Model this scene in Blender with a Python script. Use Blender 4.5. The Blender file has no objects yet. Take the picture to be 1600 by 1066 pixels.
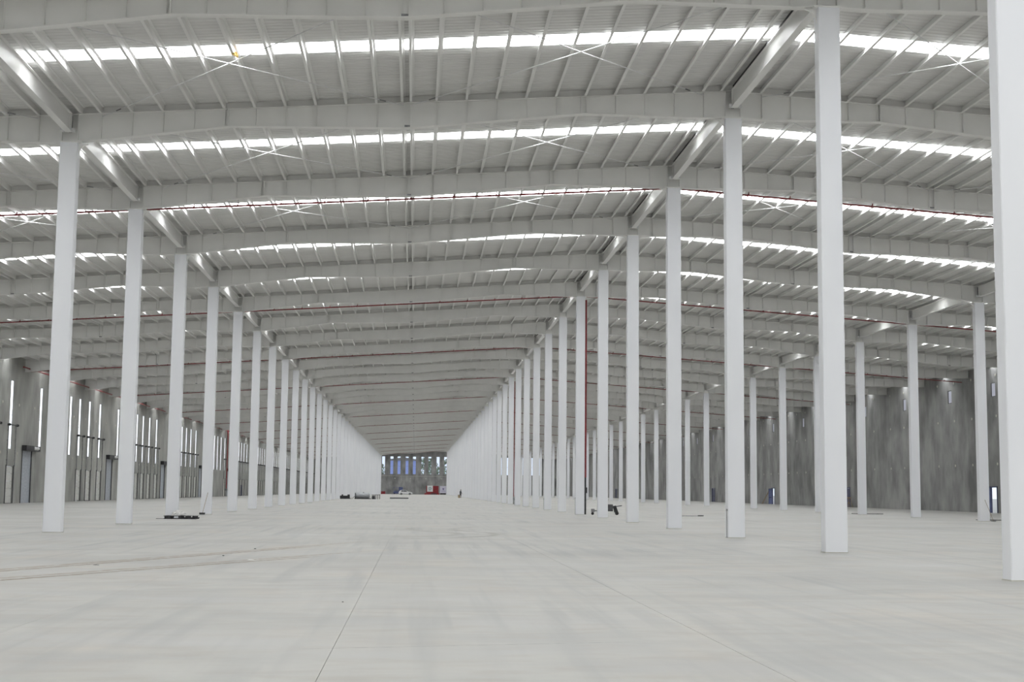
import bpy, math, random
from mathutils import Vector, Matrix

random.seed(7)
SC = bpy.context.scene
COL = SC.collection

# ------------------------------------------------------------------ camera
pi_, ya, ro = 0.10735, 0.06800, 0.01019
CAM_H = 1.5963
F = Vector((math.sin(ya) * math.cos(pi_), math.cos(ya) * math.cos(pi_), math.sin(pi_)))
R0 = Vector((math.cos(ya), -math.sin(ya), 0))
U0 = R0.cross(F)
Rv = R0 * math.cos(ro) + U0 * math.sin(ro)
Uv = -R0 * math.sin(ro) + U0 * math.cos(ro)
cd = bpy.data.cameras.new('camera')
cam = bpy.data.objects.new('camera', cd)
COL.objects.link(cam)
M = Matrix((Rv, Uv, -F)).transposed().to_4x4()
M.translation = Vector((0, 0, CAM_H))
cam.matrix_world = M
cd.sensor_width = 36
cd.lens = 2175.4 / 1600 * 36
cd.clip_end = 3000
SC.camera = cam

# ------------------------------------------------------------------ world, light, exposure
w = bpy.data.worlds.new('overcast_sky')
SC.world = w
w.use_nodes = True
nt = w.node_tree
bg = nt.nodes['Background']
bg.inputs[0].default_value = (0.86, 0.93, 1.0, 1)
bg.inputs[1].default_value = 1.15
SKYLIGHT_STRENGTH = 10.5
SC.view_settings.view_transform = 'Standard'
SC.view_settings.look = 'None'
SC.view_settings.gamma = 1
SC.view_settings.use_curve_mapping = False
SC.view_settings.exposure = 0.0
SC.cycles.max_bounces = 5
SC.cycles.diffuse_bounces = 4
SC.cycles.glossy_bounces = 2
SC.cycles.use_adaptive_sampling = True
SC.cycles.adaptive_threshold = 0.2
w.cycles.sampling_method = 'NONE'
SC.cycles.transparent_max_bounces = 8
SC.cycles.caustics_reflective = False
SC.cycles.caustics_refractive = False
SC.cycles.sample_clamp_indirect = 4.0

# ------------------------------------------------------------------ dimensions (metres)
XL, XRC, XRR = -12.607, 11.568, 35.744      # three column rows
WL, WR = -37.0, 54.5                        # inner faces of the side walls
BAY = 24.176
Y3 = 38.08                                  # web plane of the frame called 3
YEND = 518.0                                # inner face of the far wall
YNEAR = Y3 - 11 * 12
SKY0, SKY1 = 5.42, 6.49                     # rooflight strip inside each 12 m bay


def YF(i):
    return Y3 + (i - 3) * 12.0


def deck(x):
    return 16.77 - 0.066 * abs(x - XRC)


# ------------------------------------------------------------------ materials
def new_mat(name, col, rough=0.6, metal=0.0, spec=0.5):
    m = bpy.data.materials.new(name)
    m.use_nodes = True
    b = m.node_tree.nodes['Principled BSDF']
    b.inputs['Base Color'].default_value = (*col, 1)
    b.inputs['Roughness'].default_value = rough
    b.inputs['Metallic'].default_value = metal
    b.inputs['Specular IOR Level'].default_value = spec
    return m


def nodes(m):
    return m.node_tree.nodes, m.node_tree.links, m.node_tree.nodes['Principled BSDF']


def add_noise(m, c1, c2, scale, stretch=(1, 1, 1), detail=4, lo=0.35, hi=0.65, bump=0.0, coord='Object'):
    n, l, b = nodes(m)
    tc = n.new('ShaderNodeTexCoord')
    geo = n.new('ShaderNodeNewGeometry')
    mp = n.new('ShaderNodeMapping')
    mp.inputs['Scale'].default_value = stretch
    l.new(geo.outputs['Position'] if coord == 'World' else tc.outputs['Object'], mp.inputs['Vector'])
    nz = n.new('ShaderNodeTexNoise')
    nz.inputs['Scale'].default_value = scale
    nz.inputs['Detail'].default_value = detail
    l.new(mp.outputs[0], nz.inputs['Vector'])
    rp = n.new('ShaderNodeMapRange')
    rp.inputs['From Min'].default_value = lo
    rp.inputs['From Max'].default_value = hi
    l.new(nz.outputs['Fac'], rp.inputs['Value'])
    mx = n.new('ShaderNodeMix')
    mx.data_type = 'RGBA'
    mx.inputs[6].default_value = (*c1, 1)
    mx.inputs[7].default_value = (*c2, 1)
    l.new(rp.outputs[0], mx.inputs[0])
    l.new(mx.outputs[2], b.inputs['Base Color'])
    if bump:
        bp = n.new('ShaderNodeBump')
        bp.inputs['Strength'].default_value = bump
        bp.inputs['Distance'].default_value = 0.02
        l.new(nz.outputs['Fac'], bp.inputs['Height'])
        l.new(bp.outputs[0], b.inputs['Normal'])
    return mx


M_ = {}
M_['column'] = new_mat('column_paint', (0.86, 0.87, 0.90), 0.55)
add_noise(M_['column'], (0.85, 0.86, 0.90), (0.89, 0.90, 0.93), 0.8, (1, 1, 0.25), coord='World')
M_['steel'] = new_mat('white_steel_paint', (0.72, 0.72, 0.70), 0.45)
add_noise(M_['steel'], (0.85, 0.845, 0.825), (0.89, 0.885, 0.865), 0.9, (1, 1, 1), coord='World')
M_['purlin'] = new_mat('purlin_white_coating', (0.78, 0.78, 0.77), 0.4)
add_noise(M_['purlin'], (0.86, 0.855, 0.84), (0.90, 0.895, 0.88), 0.7, (1, 0.3, 1), coord='World')
M_['deck'] = new_mat('roof_sheet_white_lining', (0.70, 0.70, 0.69), 0.42)
add_noise(M_['deck'], (0.74, 0.735, 0.72), (0.79, 0.785, 0.77), 1.4, (0.35, 2.0, 1), coord='World', bump=0.15)
M_['galv'] = new_mat('galvanised_grey', (0.25, 0.25, 0.26), 0.45, 0.6)
add_noise(M_['galv'], (0.2, 0.2, 0.21), (0.32, 0.32, 0.33), 6, coord='World')
M_['rod'] = new_mat('galvanised_rod', (0.8, 0.8, 0.8), 0.35, 0.1)
add_noise(M_['rod'], (0.74, 0.74, 0.75), (0.85, 0.85, 0.86), 3, coord='World')
M_['red'] = new_mat('red_pipe_paint', (0.33, 0.045, 0.05), 0.45)
add_noise(M_['red'], (0.20, 0.022, 0.026), (0.27, 0.035, 0.04), 3, coord='World')
M_['black'] = new_mat('black_plastic', (0.02, 0.02, 0.022), 0.5)
add_noise(M_['black'], (0.015, 0.015, 0.017), (0.035, 0.035, 0.038), 5, coord='World')
M_['darkframe'] = new_mat('dark_grey_door_frame', (0.06, 0.06, 0.065), 0.5)
add_noise(M_['darkframe'], (0.05, 0.05, 0.055), (0.08, 0.08, 0.085), 4, coord='World')
M_['doorleaf'] = new_mat('pale_door_section', (0.62, 0.62, 0.59), 0.5)
add_noise(M_['doorleaf'], (0.58, 0.58, 0.55), (0.66, 0.66, 0.63), 2, (1, 1, 3), coord='World')
M_['shutter'] = new_mat('blue_grey_shutter', (0.40, 0.43, 0.48), 0.45, 0.2)
add_noise(M_['shutter'], (0.37, 0.40, 0.45), (0.45, 0.48, 0.53), 2, (1, 1, 3), coord='World')
M_['whiteplastic'] = new_mat('white_plastic', (0.8, 0.8, 0.8), 0.5)
add_noise(M_['whiteplastic'], (0.72, 0.72, 0.72), (0.85, 0.85, 0.85), 4, coord='World')
M_['anchor'] = new_mat('pale_grout_plug', (0.55, 0.54, 0.48), 0.8)
add_noise(M_['anchor'], (0.48, 0.47, 0.41), (0.62, 0.61, 0.55), 3, coord='World')
M_['blueframe'] = new_mat('dark_blue_door_paint', (0.05, 0.055, 0.12), 0.45)
add_noise(M_['blueframe'], (0.045, 0.05, 0.11), (0.07, 0.075, 0.15), 4, coord='World')
M_['bluedoor'] = new_mat('blue_door_paint', (0.22, 0.26, 0.45), 0.45)
add_noise(M_['bluedoor'], (0.09, 0.11, 0.22), (0.13, 0.15, 0.28), 4, coord='World')
M_['wood'] = new_mat('raw_timber', (0.32, 0.24, 0.15), 0.7)
add_noise(M_['wood'], (0.26, 0.19, 0.12), (0.4, 0.31, 0.2), 5, (1, 1, 6), coord='World')
M_['carpaint'] = new_mat('white_car_paint', (0.82, 0.82, 0.84), 0.2)
add_noise(M_['carpaint'], (0.8, 0.8, 0.82), (0.84, 0.84, 0.86), 2, coord='World')
M_['darkglass'] = new_mat('dark_car_glass', (0.02, 0.02, 0.025), 0.1)
add_noise(M_['darkglass'], (0.018, 0.018, 0.022), (0.03, 0.03, 0.035), 2, coord='World')
M_['tank'] = new_mat('brushed_tank_steel', (0.33, 0.34, 0.36), 0.35, 0.5)
add_noise(M_['tank'], (0.28, 0.29, 0.31), (0.42, 0.43, 0.45), 2, (1, 1, 5), coord='World')
M_['banner'] = new_mat('white_banner_vinyl', (0.75, 0.78, 0.78), 0.5)
add_noise(M_['banner'], (0.72, 0.75, 0.75), (0.8, 0.82, 0.82), 2, coord='World')
M_['teal'] = new_mat('teal_print', (0.12, 0.28, 0.30), 0.5)
add_noise(M_['teal'], (0.1, 0.24, 0.27), (0.2, 0.36, 0.38), 3, coord='World')
M_['purple'] = new_mat('purple_print', (0.16, 0.13, 0.32), 0.5)
add_noise(M_['purple'], (0.13, 0.11, 0.28), (0.24, 0.2, 0.42), 3, coord='World')
M_['lilac'] = new_mat('pale_lilac_panel', (0.62, 0.60, 0.72), 0.5)
add_noise(M_['lilac'], (0.58, 0.56, 0.68), (0.68, 0.66, 0.76), 2, coord='World')
M_['containerred'] = new_mat('dark_red_container_paint', (0.26, 0.02, 0.03), 0.5)
add_noise(M_['containerred'], (0.2, 0.015, 0.02), (0.32, 0.03, 0.04), 2, coord='World')
M_['liftblue'] = new_mat('blue_machine_paint', (0.08, 0.10, 0.25), 0.45)
add_noise(M_['liftblue'], (0.06, 0.08, 0.2), (0.12, 0.14, 0.3), 3, coord='World')
M_['film'] = new_mat('crumpled_white_film', (0.75, 0.74, 0.72), 0.4)
add_noise(M_['film'], (0.66, 0.65, 0.63), (0.85, 0.84, 0.82), 9, coord='World', bump=0.5)
M_['yellow'] = new_mat('yellow_scrap_foam', (0.75, 0.5, 0.12), 0.6)
add_noise(M_['yellow'], (0.65, 0.42, 0.1), (0.85, 0.62, 0.22), 6, coord='World')
M_['skin'] = new_mat('skin', (0.45, 0.28, 0.2), 0.6)
add_noise(M_['skin'], (0.42, 0.26, 0.18), (0.5, 0.32, 0.23), 8, coord='World')
M_['cloth'] = new_mat('dark_work_clothes', (0.03, 0.032, 0.04), 0.85)
add_noise(M_['cloth'], (0.022, 0.024, 0.03), (0.05, 0.052, 0.06), 8, coord='World')
M_['hair'] = new_mat('black_hair', (0.015, 0.013, 0.012), 0.7)
add_noise(M_['hair'], (0.01, 0.009, 0.008), (0.025, 0.022, 0.02), 20, coord='World')
M_['blueclad'] = new_mat('blue_wall_cladding', (0.36, 0.44, 0.80), 0.5)
add_noise(M_['blueclad'], (0.33, 0.40, 0.76), (0.42, 0.5, 0.85), 0.3, (6, 1, 0.2), coord='World')
M_['leaf'] = new_mat('tree_leaves', (0.10, 0.16, 0.07), 0.8)
add_noise(M_['leaf'], (0.12, 0.17, 0.10), (0.32, 0.4, 0.28), 0.9, coord='World')
M_['bark'] = new_mat('tree_bark', (0.12, 0.09, 0.06), 0.9)
add_noise(M_['bark'], (0.09, 0.07, 0.05), (0.16, 0.12, 0.08), 5, coord='World')
M_['yard'] = new_mat('outside_concrete_yard', (0.45, 0.44, 0.42), 0.8)
add_noise(M_['yard'], (0.4, 0.39, 0.37), (0.52, 0.51, 0.49), 0.2, coord='World')


def concrete_wall(name, base, dark, light):
    m = new_mat(name, base, 0.75)
    n, l, b = nodes(m)
    geo = n.new('ShaderNodeNewGeometry')

    def noise(scale, stretch, detail, lo, hi):
        mp = n.new('ShaderNodeMapping')
        mp.inputs['Scale'].default_value = stretch
        l.new(geo.outputs['Position'], mp.inputs['Vector'])
        nz = n.new('ShaderNodeTexNoise')
        nz.inputs['Scale'].default_value = scale
        nz.inputs['Detail'].default_value = detail
        l.new(mp.outputs[0], nz.inputs['Vector'])
        rp = n.new('ShaderNodeMapRange')
        rp.inputs['From Min'].default_value = lo
        rp.inputs['From Max'].default_value = hi
        l.new(nz.outputs['Fac'], rp.inputs['Value'])
        return rp.outputs[0]
    a = noise(1.6, (1, 1, 0.22), 6, 0.3, 0.7)      # runs down the wall
    c = noise(0.45, (1, 1, 0.6), 8, 0.33, 0.67)        # cloudy patches
    mx = n.new('ShaderNodeMix'); mx.data_type = 'RGBA'
    mx.inputs[6].default_value = (*dark, 1)
    mx.inputs[7].default_value = (*light, 1)
    l.new(a, mx.inputs[0])
    mx2 = n.new('ShaderNodeMix'); mx2.data_type = 'RGBA'
    mx2.inputs[0].default_value = 0.8
    l.new(mx.outputs[2], mx2.inputs[6])
    mx3 = n.new('ShaderNodeMix'); mx3.data_type = 'RGBA'
    mx3.inputs[6].default_value = (*dark, 1)
    mx3.inputs[7].default_value = (*light, 1)
    l.new(c, mx3.inputs[0])
    l.new(mx3.outputs[2], mx2.inputs[7])
    oi = n.new('ShaderNodeObjectInfo')                 # each precast panel has its own cast tone
    mr = n.new('ShaderNodeMapRange')
    mr.inputs['To Min'].default_value = 0.86
    mr.inputs['To Max'].default_value = 1.12
    l.new(oi.outputs['Random'], mr.inputs['Value'])
    vm = n.new('ShaderNodeVectorMath'); vm.operation = 'SCALE'
    l.new(mx2.outputs[2], vm.inputs[0])
    l.new(mr.outputs[0], vm.inputs['Scale'])
    l.new(vm.outputs[0], b.inputs['Base Color'])
    return m


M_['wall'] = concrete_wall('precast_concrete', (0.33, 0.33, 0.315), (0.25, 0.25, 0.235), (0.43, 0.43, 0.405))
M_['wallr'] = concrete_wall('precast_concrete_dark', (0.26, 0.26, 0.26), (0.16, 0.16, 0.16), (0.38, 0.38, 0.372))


def floor_material():
    m = new_mat('power_floated_concrete', (0.6, 0.6, 0.57), 0.55, 0, 0.5)
    n, l, b = nodes(m)
    geo = n.new('ShaderNodeNewGeometry')
    sep = n.new('ShaderNodeSeparateXYZ')
    l.new(geo.outputs['Position'], sep.inputs[0])

    def noise(scale, stretch, detail, lo, hi, rot=0.0):
        mp = n.new('ShaderNodeMapping')
        mp.inputs['Scale'].default_value = stretch
        mp.inputs['Rotation'].default_value = (0, 0, rot)
        l.new(geo.outputs['Position'], mp.inputs['Vector'])
        nz = n.new('ShaderNodeTexNoise')
        nz.inputs['Scale'].default_value = scale
        nz.inputs['Detail'].default_value = detail
        l.new(mp.outputs[0], nz.inputs['Vector'])
        rp = n.new('ShaderNodeMapRange')
        rp.inputs['From Min'].default_value = lo
        rp.inputs['From Max'].default_value = hi
        l.new(nz.outputs['Fac'], rp.inputs['Value'])
        return rp.outputs[0]

    def mth(op, a, b_=None, c=None):
        q = n.new('ShaderNodeMath'); q.operation = op
        for k, v in enumerate((a, b_, c)):
            if v is None:
                continue
            if isinstance(v, (int, float)):
                q.inputs[k].default_value = v
            else:
                l.new(v, q.inputs[k])
        return q.outputs[0]

    def mix(fac, ca, cb):
        q = n.new('ShaderNodeMix'); q.data_type = 'RGBA'
        if isinstance(fac, (int, float)):
            q.inputs[0].default_value = fac
        else:
            l.new(fac, q.inputs[0])
        for k, v in ((6, ca), (7, cb)):
            if isinstance(v, tuple):
                q.inputs[k].default_value = (*v, 1)
            else:
                l.new(v, q.inputs[k])
        return q.outputs[2]
    cloud = noise(0.16, (1, 1, 1), 6, 0.3, 0.7)
    col = mix(cloud, (0.42, 0.412, 0.38), (0.475, 0.468, 0.44))
    warm = noise(0.5, (1, 0.5, 1), 5, 0.52, 0.75)
    col = mix(mth('MULTIPLY', warm, 0.6), col, (0.49, 0.43, 0.36))
    for sc_, lo_, hi_, am_, dk_ in ((0.9, 0.42, 0.66, 0.6, (0.33, 0.33, 0.32)), (2.6, 0.48, 0.68, 0.5, (0.36, 0.325, 0.285)), (0.45, 0.52, 0.72, 0.6, (0.54, 0.535, 0.52)), (0.22, 0.5, 0.66, 0.5, (0.34, 0.335, 0.32))):
        col = mix(mth('MULTIPLY', noise(sc_, (0.45, 1, 1), 8, lo_, hi_), am_), col, dk_)
    # soft tyre and trowel streaks in three directions
    for rot, sc, amt in ((0.05, 2.2, 0.9), (0.5, 1.9, 0.9), (-0.42, 1.8, 0.9), (0.24, 2.4, 0.9), (1.3, 1.6, 0.7)):
        s = noise(sc, (1.0, 0.035, 1), 3, 0.55, 0.72, rot)
        patch = noise(0.07, (1, 1, 1), 2, 0.45, 0.6, rot)
        col = mix(mth('MULTIPLY', mth('MULTIPLY', s, patch), amt), col, (0.30, 0.305, 0.30))
    fine = noise(14.0, (1, 1, 1), 3, 0.3, 0.7)
    col = mix(mth('MULTIPLY', fine, 0.10), col, (0.4, 0.4, 0.385))

    def track(x0, y0, x1, y1, wdt, amt, tint):
        dx, dy = x1 - x0, y1 - y0
        L = math.hypot(dx, dy); nx, ny = -dy / L, dx / L; tx, ty = dx / L, dy / L
        px = mth('SUBTRACT', sep.outputs[0], x0); py = mth('SUBTRACT', sep.outputs[1], y0)
        d = mth('ABSOLUTE', mth('ADD', mth('MULTIPLY', px, nx), mth('MULTIPLY', py, ny)))
        t = mth('DIVIDE', mth('ADD', mth('MULTIPLY', px, tx), mth('MULTIPLY', py, ty)), L)
        e = mth('SUBTRACT', 1.0, mth('DIVIDE', d, wdt))
        e = mth('MAXIMUM', e, 0.0)
        fade = mth('MULTIPLY', mth('MINIMUM', mth('MAXIMUM', mth('MULTIPLY', mth('SUBTRACT', 1.0, t), 3.0), 0.0), 1.0),
                   mth('MINIMUM', mth('MAXIMUM', mth('MULTIPLY', mth('ADD', t, 0.6), 3.0), 0.0), 1.0))
        nz = noise(5.0, (1, 1, 1), 4, 0.35, 0.6)
        return mth('MULTIPLY', mth('MULTIPLY', mth('MULTIPLY', e, fade), nz), amt), tint
    for args in ((-7.744, 27.04, -2.33, 40.6, 0.13, 3.0, (0.20, 0.15, 0.10)),
                 (-7.9, 27.6, -1.0, 44.8, 0.22, 1.6, (0.27, 0.21, 0.15)),
                 (-7.0, 24.5, -1.96, 34.4, 0.14, 3.0, (0.18, 0.14, 0.09)),
                 (-7.15, 25.0, -0.4, 38.4, 0.20, 1.5, (0.26, 0.2, 0.14)),
                 (-9.2, 23.2, -5.0, 30.6, 0.35, 0.3, (0.35, 0.34, 0.32)),
                 (-3.2, 12.5, -0.6, 30.0, 0.3, 0.35, (0.36, 0.36, 0.35)),
                 (-1.4, 12.5, 0.9, 30.0, 0.22, 0.3, (0.36, 0.36, 0.35)),
                 (2.6, 12.5, 0.6, 46.0, 0.28, 0.35, (0.35, 0.355, 0.345)),
                 (0.2, 14.6, 3.0, 15.2, 0.035, 1.3, (0.25, 0.25, 0.24)),
                 (5.6, 21.6, 7.9, 21.9, 0.03, 0.9, (0.27, 0.27, 0.26)),
                 (-3.0, 40.0, 9.0, 18.0, 0.25, 0.5, (0.35, 0.355, 0.345)),
                 (3.0, 34.0, 12.0, 22.0, 0.3, 0.5, (0.35, 0.355, 0.345)),
                 (-6.0, 20.0, -1.0, 26.5, 0.2, 0.5, (0.35, 0.355, 0.345)),
                 (6.4, 14.0, 0.8, 52.0, 0.25, 0.3, (0.35, 0.355, 0.345))):
        f, tint = track(*args)
        col = mix(f, col, tint)
    # curved turning marks in the middle of the aisle

    def arc(cx, cy, r, wdt, amt, ylo, yhi):
        px = mth('SUBTRACT', sep.outputs[0], cx); py = mth('SUBTRACT', sep.outputs[1], cy)
        rr = mth('SQRT', mth('ADD', mth('MULTIPLY', px, px), mth('MULTIPLY', py, py)))
        e = mth('MAXIMUM', mth('SUBTRACT', 1.0, mth('DIVIDE', mth('ABSOLUTE', mth('SUBTRACT', rr, r)), wdt)), 0.0)
        g = mth('MULTIPLY', mth('GREATER_THAN', sep.outputs[1], ylo), mth('LESS_THAN', sep.outputs[1], yhi))
        g = mth('MULTIPLY', g, mth('MULTIPLY', mth('GREATER_THAN', sep.outputs[0], -2.2), mth('LESS_THAN', sep.outputs[0], 3.6)))
        return mth('MULTIPLY', mth('MULTIPLY', mth('MULTIPLY', e, g), noise(1.5, (1, 1, 1), 4, 0.3, 0.6)), amt)
    for a in ((-3.6, 52.0, 6.6, 0.3, 1.2, 44, 66), (-3.6, 52.0, 5.2, 0.3, 1.1, 44, 68),
              (9.0, 58.0, 9.2, 0.3, 0.8, 42, 60), (9.0, 58.0, 7.4, 0.3, 0.8, 44, 62)):
        col = mix(arc(*a), col, (0.26, 0.25, 0.22))
    l.new(col, b.inputs['Base Color'])
    rg = n.new('ShaderNodeMapRange')
    rg.inputs['To Min'].default_value = 0.36
    rg.inputs['To Max'].default_value = 0.52
    l.new(cloud, rg.inputs['Value'])
    l.new(rg.outputs[0], b.inputs['Roughness'])
    return m


M_['floor'] = floor_material()


def emis(name, col, st):
    m = bpy.data.materials.new(name)
    m.use_nodes = True
    n = m.node_tree.nodes; l = m.node_tree.links
    b = n['Principled BSDF']
    b.inputs['Base Color'].default_value = (0.75, 0.78, 0.8, 1)
    b.inputs['Roughness'].default_value = 0.4
    b.inputs['Emission Color'].default_value = (*col, 1)
    b.inputs['Emission Strength'].default_value = st
    m.cycles.emission_sampling = 'FRONT'
    return m


M_['rooflight'] = emis('translucent_rooflight_sheet', (0.97, 0.99, 1.0), SKYLIGHT_STRENGTH)


def glass(name, tint):
    m = bpy.data.materials.new(name)
    m.use_nodes = True
    n = m.node_tree.nodes; l = m.node_tree.links
    n.remove(n['Principled BSDF'])
    o = n['Material Output']
    t = n.new('ShaderNodeBsdfTransparent'); t.inputs[0].default_value = (*tint, 1)
    g = n.new('ShaderNodeBsdfGlossy'); g.inputs['Roughness'].default_value = 0.05
    fr = n.new('ShaderNodeFresnel'); fr.inputs[0].default_value = 1.35
    x = n.new('ShaderNodeMixShader')
    l.new(fr.outputs[0], x.inputs[0]); l.new(t.outputs[0], x.inputs[1]); l.new(g.outputs[0], x.inputs[2])
    l.new(x.outputs[0], o.inputs['Surface'])
    return m


M_['litpane'] = emis('daylit_translucent_glazing', (0.90, 0.93, 1.0), 1.15)
M_['litpane_dim'] = emis('daylit_frosted_glazing', (0.86, 0.88, 1.0), 0.18)
M_['litpane_dim'].node_tree.nodes['Principled BSDF'].inputs['Base Color'].default_value = (0.36, 0.37, 0.44, 1)
for _m in (M_['litpane'], M_['litpane_dim']): _m.cycles.emission_sampling = 'NONE'
M_['glass'] = glass('clear_window_glass', (0.93, 0.95, 1.0))


# ------------------------------------------------------------------ mesh builder
class MB:
    def __init__(s):
        s.v = []; s.f = []; s.mi = []

    def add(s, vs, fs, mi=0):
        o = len(s.v)
        s.v += [tuple(v) for v in vs]
        s.f += [tuple(o + k for k in f) for f in fs]
        s.mi += [mi] * len(fs)
        return s

    def box(s, x0, x1, y0, y1, z0, z1, mi=0):
        vs = [(x0, y0, z0), (x1, y0, z0), (x1, y1, z0), (x0, y1, z0), (x0, y0, z1), (x1, y0, z1), (x1, y1, z1), (x0, y1, z1)]
        return s.add(vs, [(0, 3, 2, 1), (4, 5, 6, 7), (0, 1, 5, 4), (1, 2, 6, 5), (2, 3, 7, 6), (3, 0, 4, 7)], mi)

    def tube(s, pts, r, n=8, mi=0, cap=True, rs=None):
        pts = [Vector(p) for p in pts]
        rings = []
        for k, p in enumerate(pts):
            if k == 0: d = pts[1] - pts[0]
            elif k == len(pts) - 1: d = pts[-1] - pts[-2]
            else: d = (pts[k + 1] - pts[k - 1])
            d.normalize()
            a = Vector((0, 0, 1)) if abs(d.z) < 0.9 else Vector((1, 0, 0))
            u = d.cross(a).normalized(); v_ = d.cross(u)
            rad = rs[k] if rs else r
            rings.append([p + u * rad * math.cos(2 * math.pi * j / n) + v_ * rad * math.sin(2 * math.pi * j / n) for j in range(n)])
        vs = [q for rg in rings for q in rg]
        fs = []
        for k in range(len(pts) - 1):
            for j in range(n):
                a, b = k * n + j, k * n + (j + 1) % n
                fs.append((a, b, b + n, a + n))
        if cap:
            fs.append(tuple(range(n - 1, -1, -1)))
            fs.append(tuple((len(pts) - 1) * n + j for j in range(n)))
        return s.add(vs, fs, mi)

    def prism(s, poly, axis, a, b, mi=0):
        """poly: 2-D outline; axis 'x','y','z' = extrusion direction from a to b"""
        def P(u, v_, t):
            return {'x': (t, u, v_), 'y': (u, t, v_), 'z': (u, v_, t)}[axis]
        n = len(poly)
        vs = [P(u, v_, a) for u, v_ in poly] + [P(u, v_, b) for u, v_ in poly]
        fs = [tuple(range(n)), tuple(range(2 * n - 1, n - 1, -1))]
        fs += [(j, n + j, n + (j + 1) % n, (j + 1) % n) for j in range(n)]
        return s.add(vs, fs, mi)

    def mesh(s, name):
        me = bpy.data.meshes.new(name)
        me.from_pydata(s.v, [], s.f)
        me.update()
        return me


def fixn(me):
    import bmesh
    bm = bmesh.new(); bm.from_mesh(me)
    bmesh.ops.recalc_face_normals(bm, faces=bm.faces[:])
    bm.to_mesh(me); bm.free()
    return me


def link(name, me, parent=None, loc=(0, 0, 0), rot=None):
    o = bpy.data.objects.new(name, me)
    COL.objects.link(o)
    o.location = loc
    if rot: o.rotation_euler = rot
    if parent: o.parent = parent
    return o


def obj(name, mb, mat, parent=None, loc=(0, 0, 0), rot=None, smooth=False, bevel=0):
    me = fixn(mb.mesh(name))
    for m in (mat if isinstance(mat, (list, tuple)) else [mat]):
        me.materials.append(m)
    if len(me.materials) > 1:
        for p, k in zip(me.polygons, mb.mi): p.material_index = k
    if smooth:
        for p in me.polygons: p.use_smooth = True
    o = link(name, me, parent, loc, rot)
    if bevel:
        bv = o.modifiers.new('bevel', 'BEVEL'); bv.width = bevel; bv.segments = 2; bv.limit_method = 'ANGLE'
    return o


def empty(name, loc=(0, 0, 0), label=None, cat=None, group=None, kind=None, rot=None):
    o = bpy.data.objects.new(name, None)
    COL.objects.link(o)
    o.location = loc
    o.empty_display_size = 0.2
    if rot: o.rotation_euler = rot
    return tag(o, label, cat, group, kind)


def tag(o, label=None, cat=None, group=None, kind=None):
    if label: o['label'] = label
    if cat: o['category'] = cat
    if group: o['group'] = group
    if kind: o['kind'] = kind
    return o


ONES = ['', 'first', 'second', 'third', 'fourth', 'fifth', 'sixth', 'seventh', 'eighth', 'ninth', 'tenth', 'eleventh', 'twelfth',
        'thirteenth', 'fourteenth', 'fifteenth', 'sixteenth', 'seventeenth', 'eighteenth', 'nineteenth']


def ordinal(n):
    if n < 20: return ONES[n]
    t = {2: 'twent', 3: 'thirt', 4: 'fort', 5: 'fift'}[n // 10]
    return t + 'ieth' if n % 10 == 0 else t + 'y-' + ONES[n % 10]


# ------------------------------------------------------------------ floor
fl = empty('floor', kind='structure')
JX = -0.80
g = 0.0025
b = MB().box(WL - 0.3, WR + 0.3, YNEAR - 30, YEND + 0.3, -0.4, -0.06)
obj('floor_base', b, M_['wood'], fl)
J2, J3 = 3.28, -4.5
for x0, x1 in ((WL - 0.1, J3 - 0.002), (J3 + 0.002, JX - g), (JX + g, J2 - 0.003), (J2 + 0.003, WR + 0.1)):
    s = MB().box(x0, x1, YNEAR - 30, YEND + 0.2, -0.06, 0.0)
    obj('floor_slab', s, M_['floor'], fl)

# outside ground
b = MB().box(-300, 300, YEND + 0.3, YEND + 500, -0.5, -0.05)
b.box(-300, WL - 0.3, -200, YEND + 0.3, -0.5, -0.05)
b.box(WR + 0.3, 300, -200, YEND + 0.3, -0.5, -0.05)
b.box(WL - 0.3, WR + 0.3, -200, YNEAR - 30, -0.5, -0.05)
tag(obj('ground', b, M_['yard']), kind='structure')

# ------------------------------------------------------------------ roof: sheets, rooflights, purlins
ceil = empty('ceiling', kind='structure')
LAST = 42


def sheet_mesh(y0, y1, xa, xb, ribs):
    """sheet between y0 and y1 (local), from xa to xb, underside ribbed"""
    mb = MB()
    prof = []
    if ribs:
        k = 0
        p = 0.27
        nn = max(1, int(round((y1 - y0) / p)))
        p = (y1 - y0) / nn
        for k in range(nn):
            a = y0 + k * p
            prof += [(a, 0), (a + p * 0.62, 0), (a + p * 0.72, 0.018), (a + p * 0.9, 0.018)]
        prof.append((y1, 0))
    else:
        prof = [(y0, 0), (y1, 0)]
    za, zb = deck(xa), deck(xb)
    vs = []
    for (y, dz) in prof:
        vs += [(xa, y, za + dz), (xb, y, zb + dz)]
    n = len(prof)
    fs = [(2 * k, 2 * k + 2, 2 * k + 3, 2 * k + 1) for k in range(n - 1)]
    mb.add(vs, fs)
    # top skin and edges
    mb.add([(xa, y0, za + 0.12), (xb, y0, zb + 0.12), (xb, y1, zb + 0.12), (xa, y1, za + 0.12),
            (xa, y0, za), (xb, y0, zb), (xb, y1, zb), (xa, y1, za)],
           [(0, 1, 2, 3), (0, 1, 5, 4), (3, 2, 6, 7)])
    return mb


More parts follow.
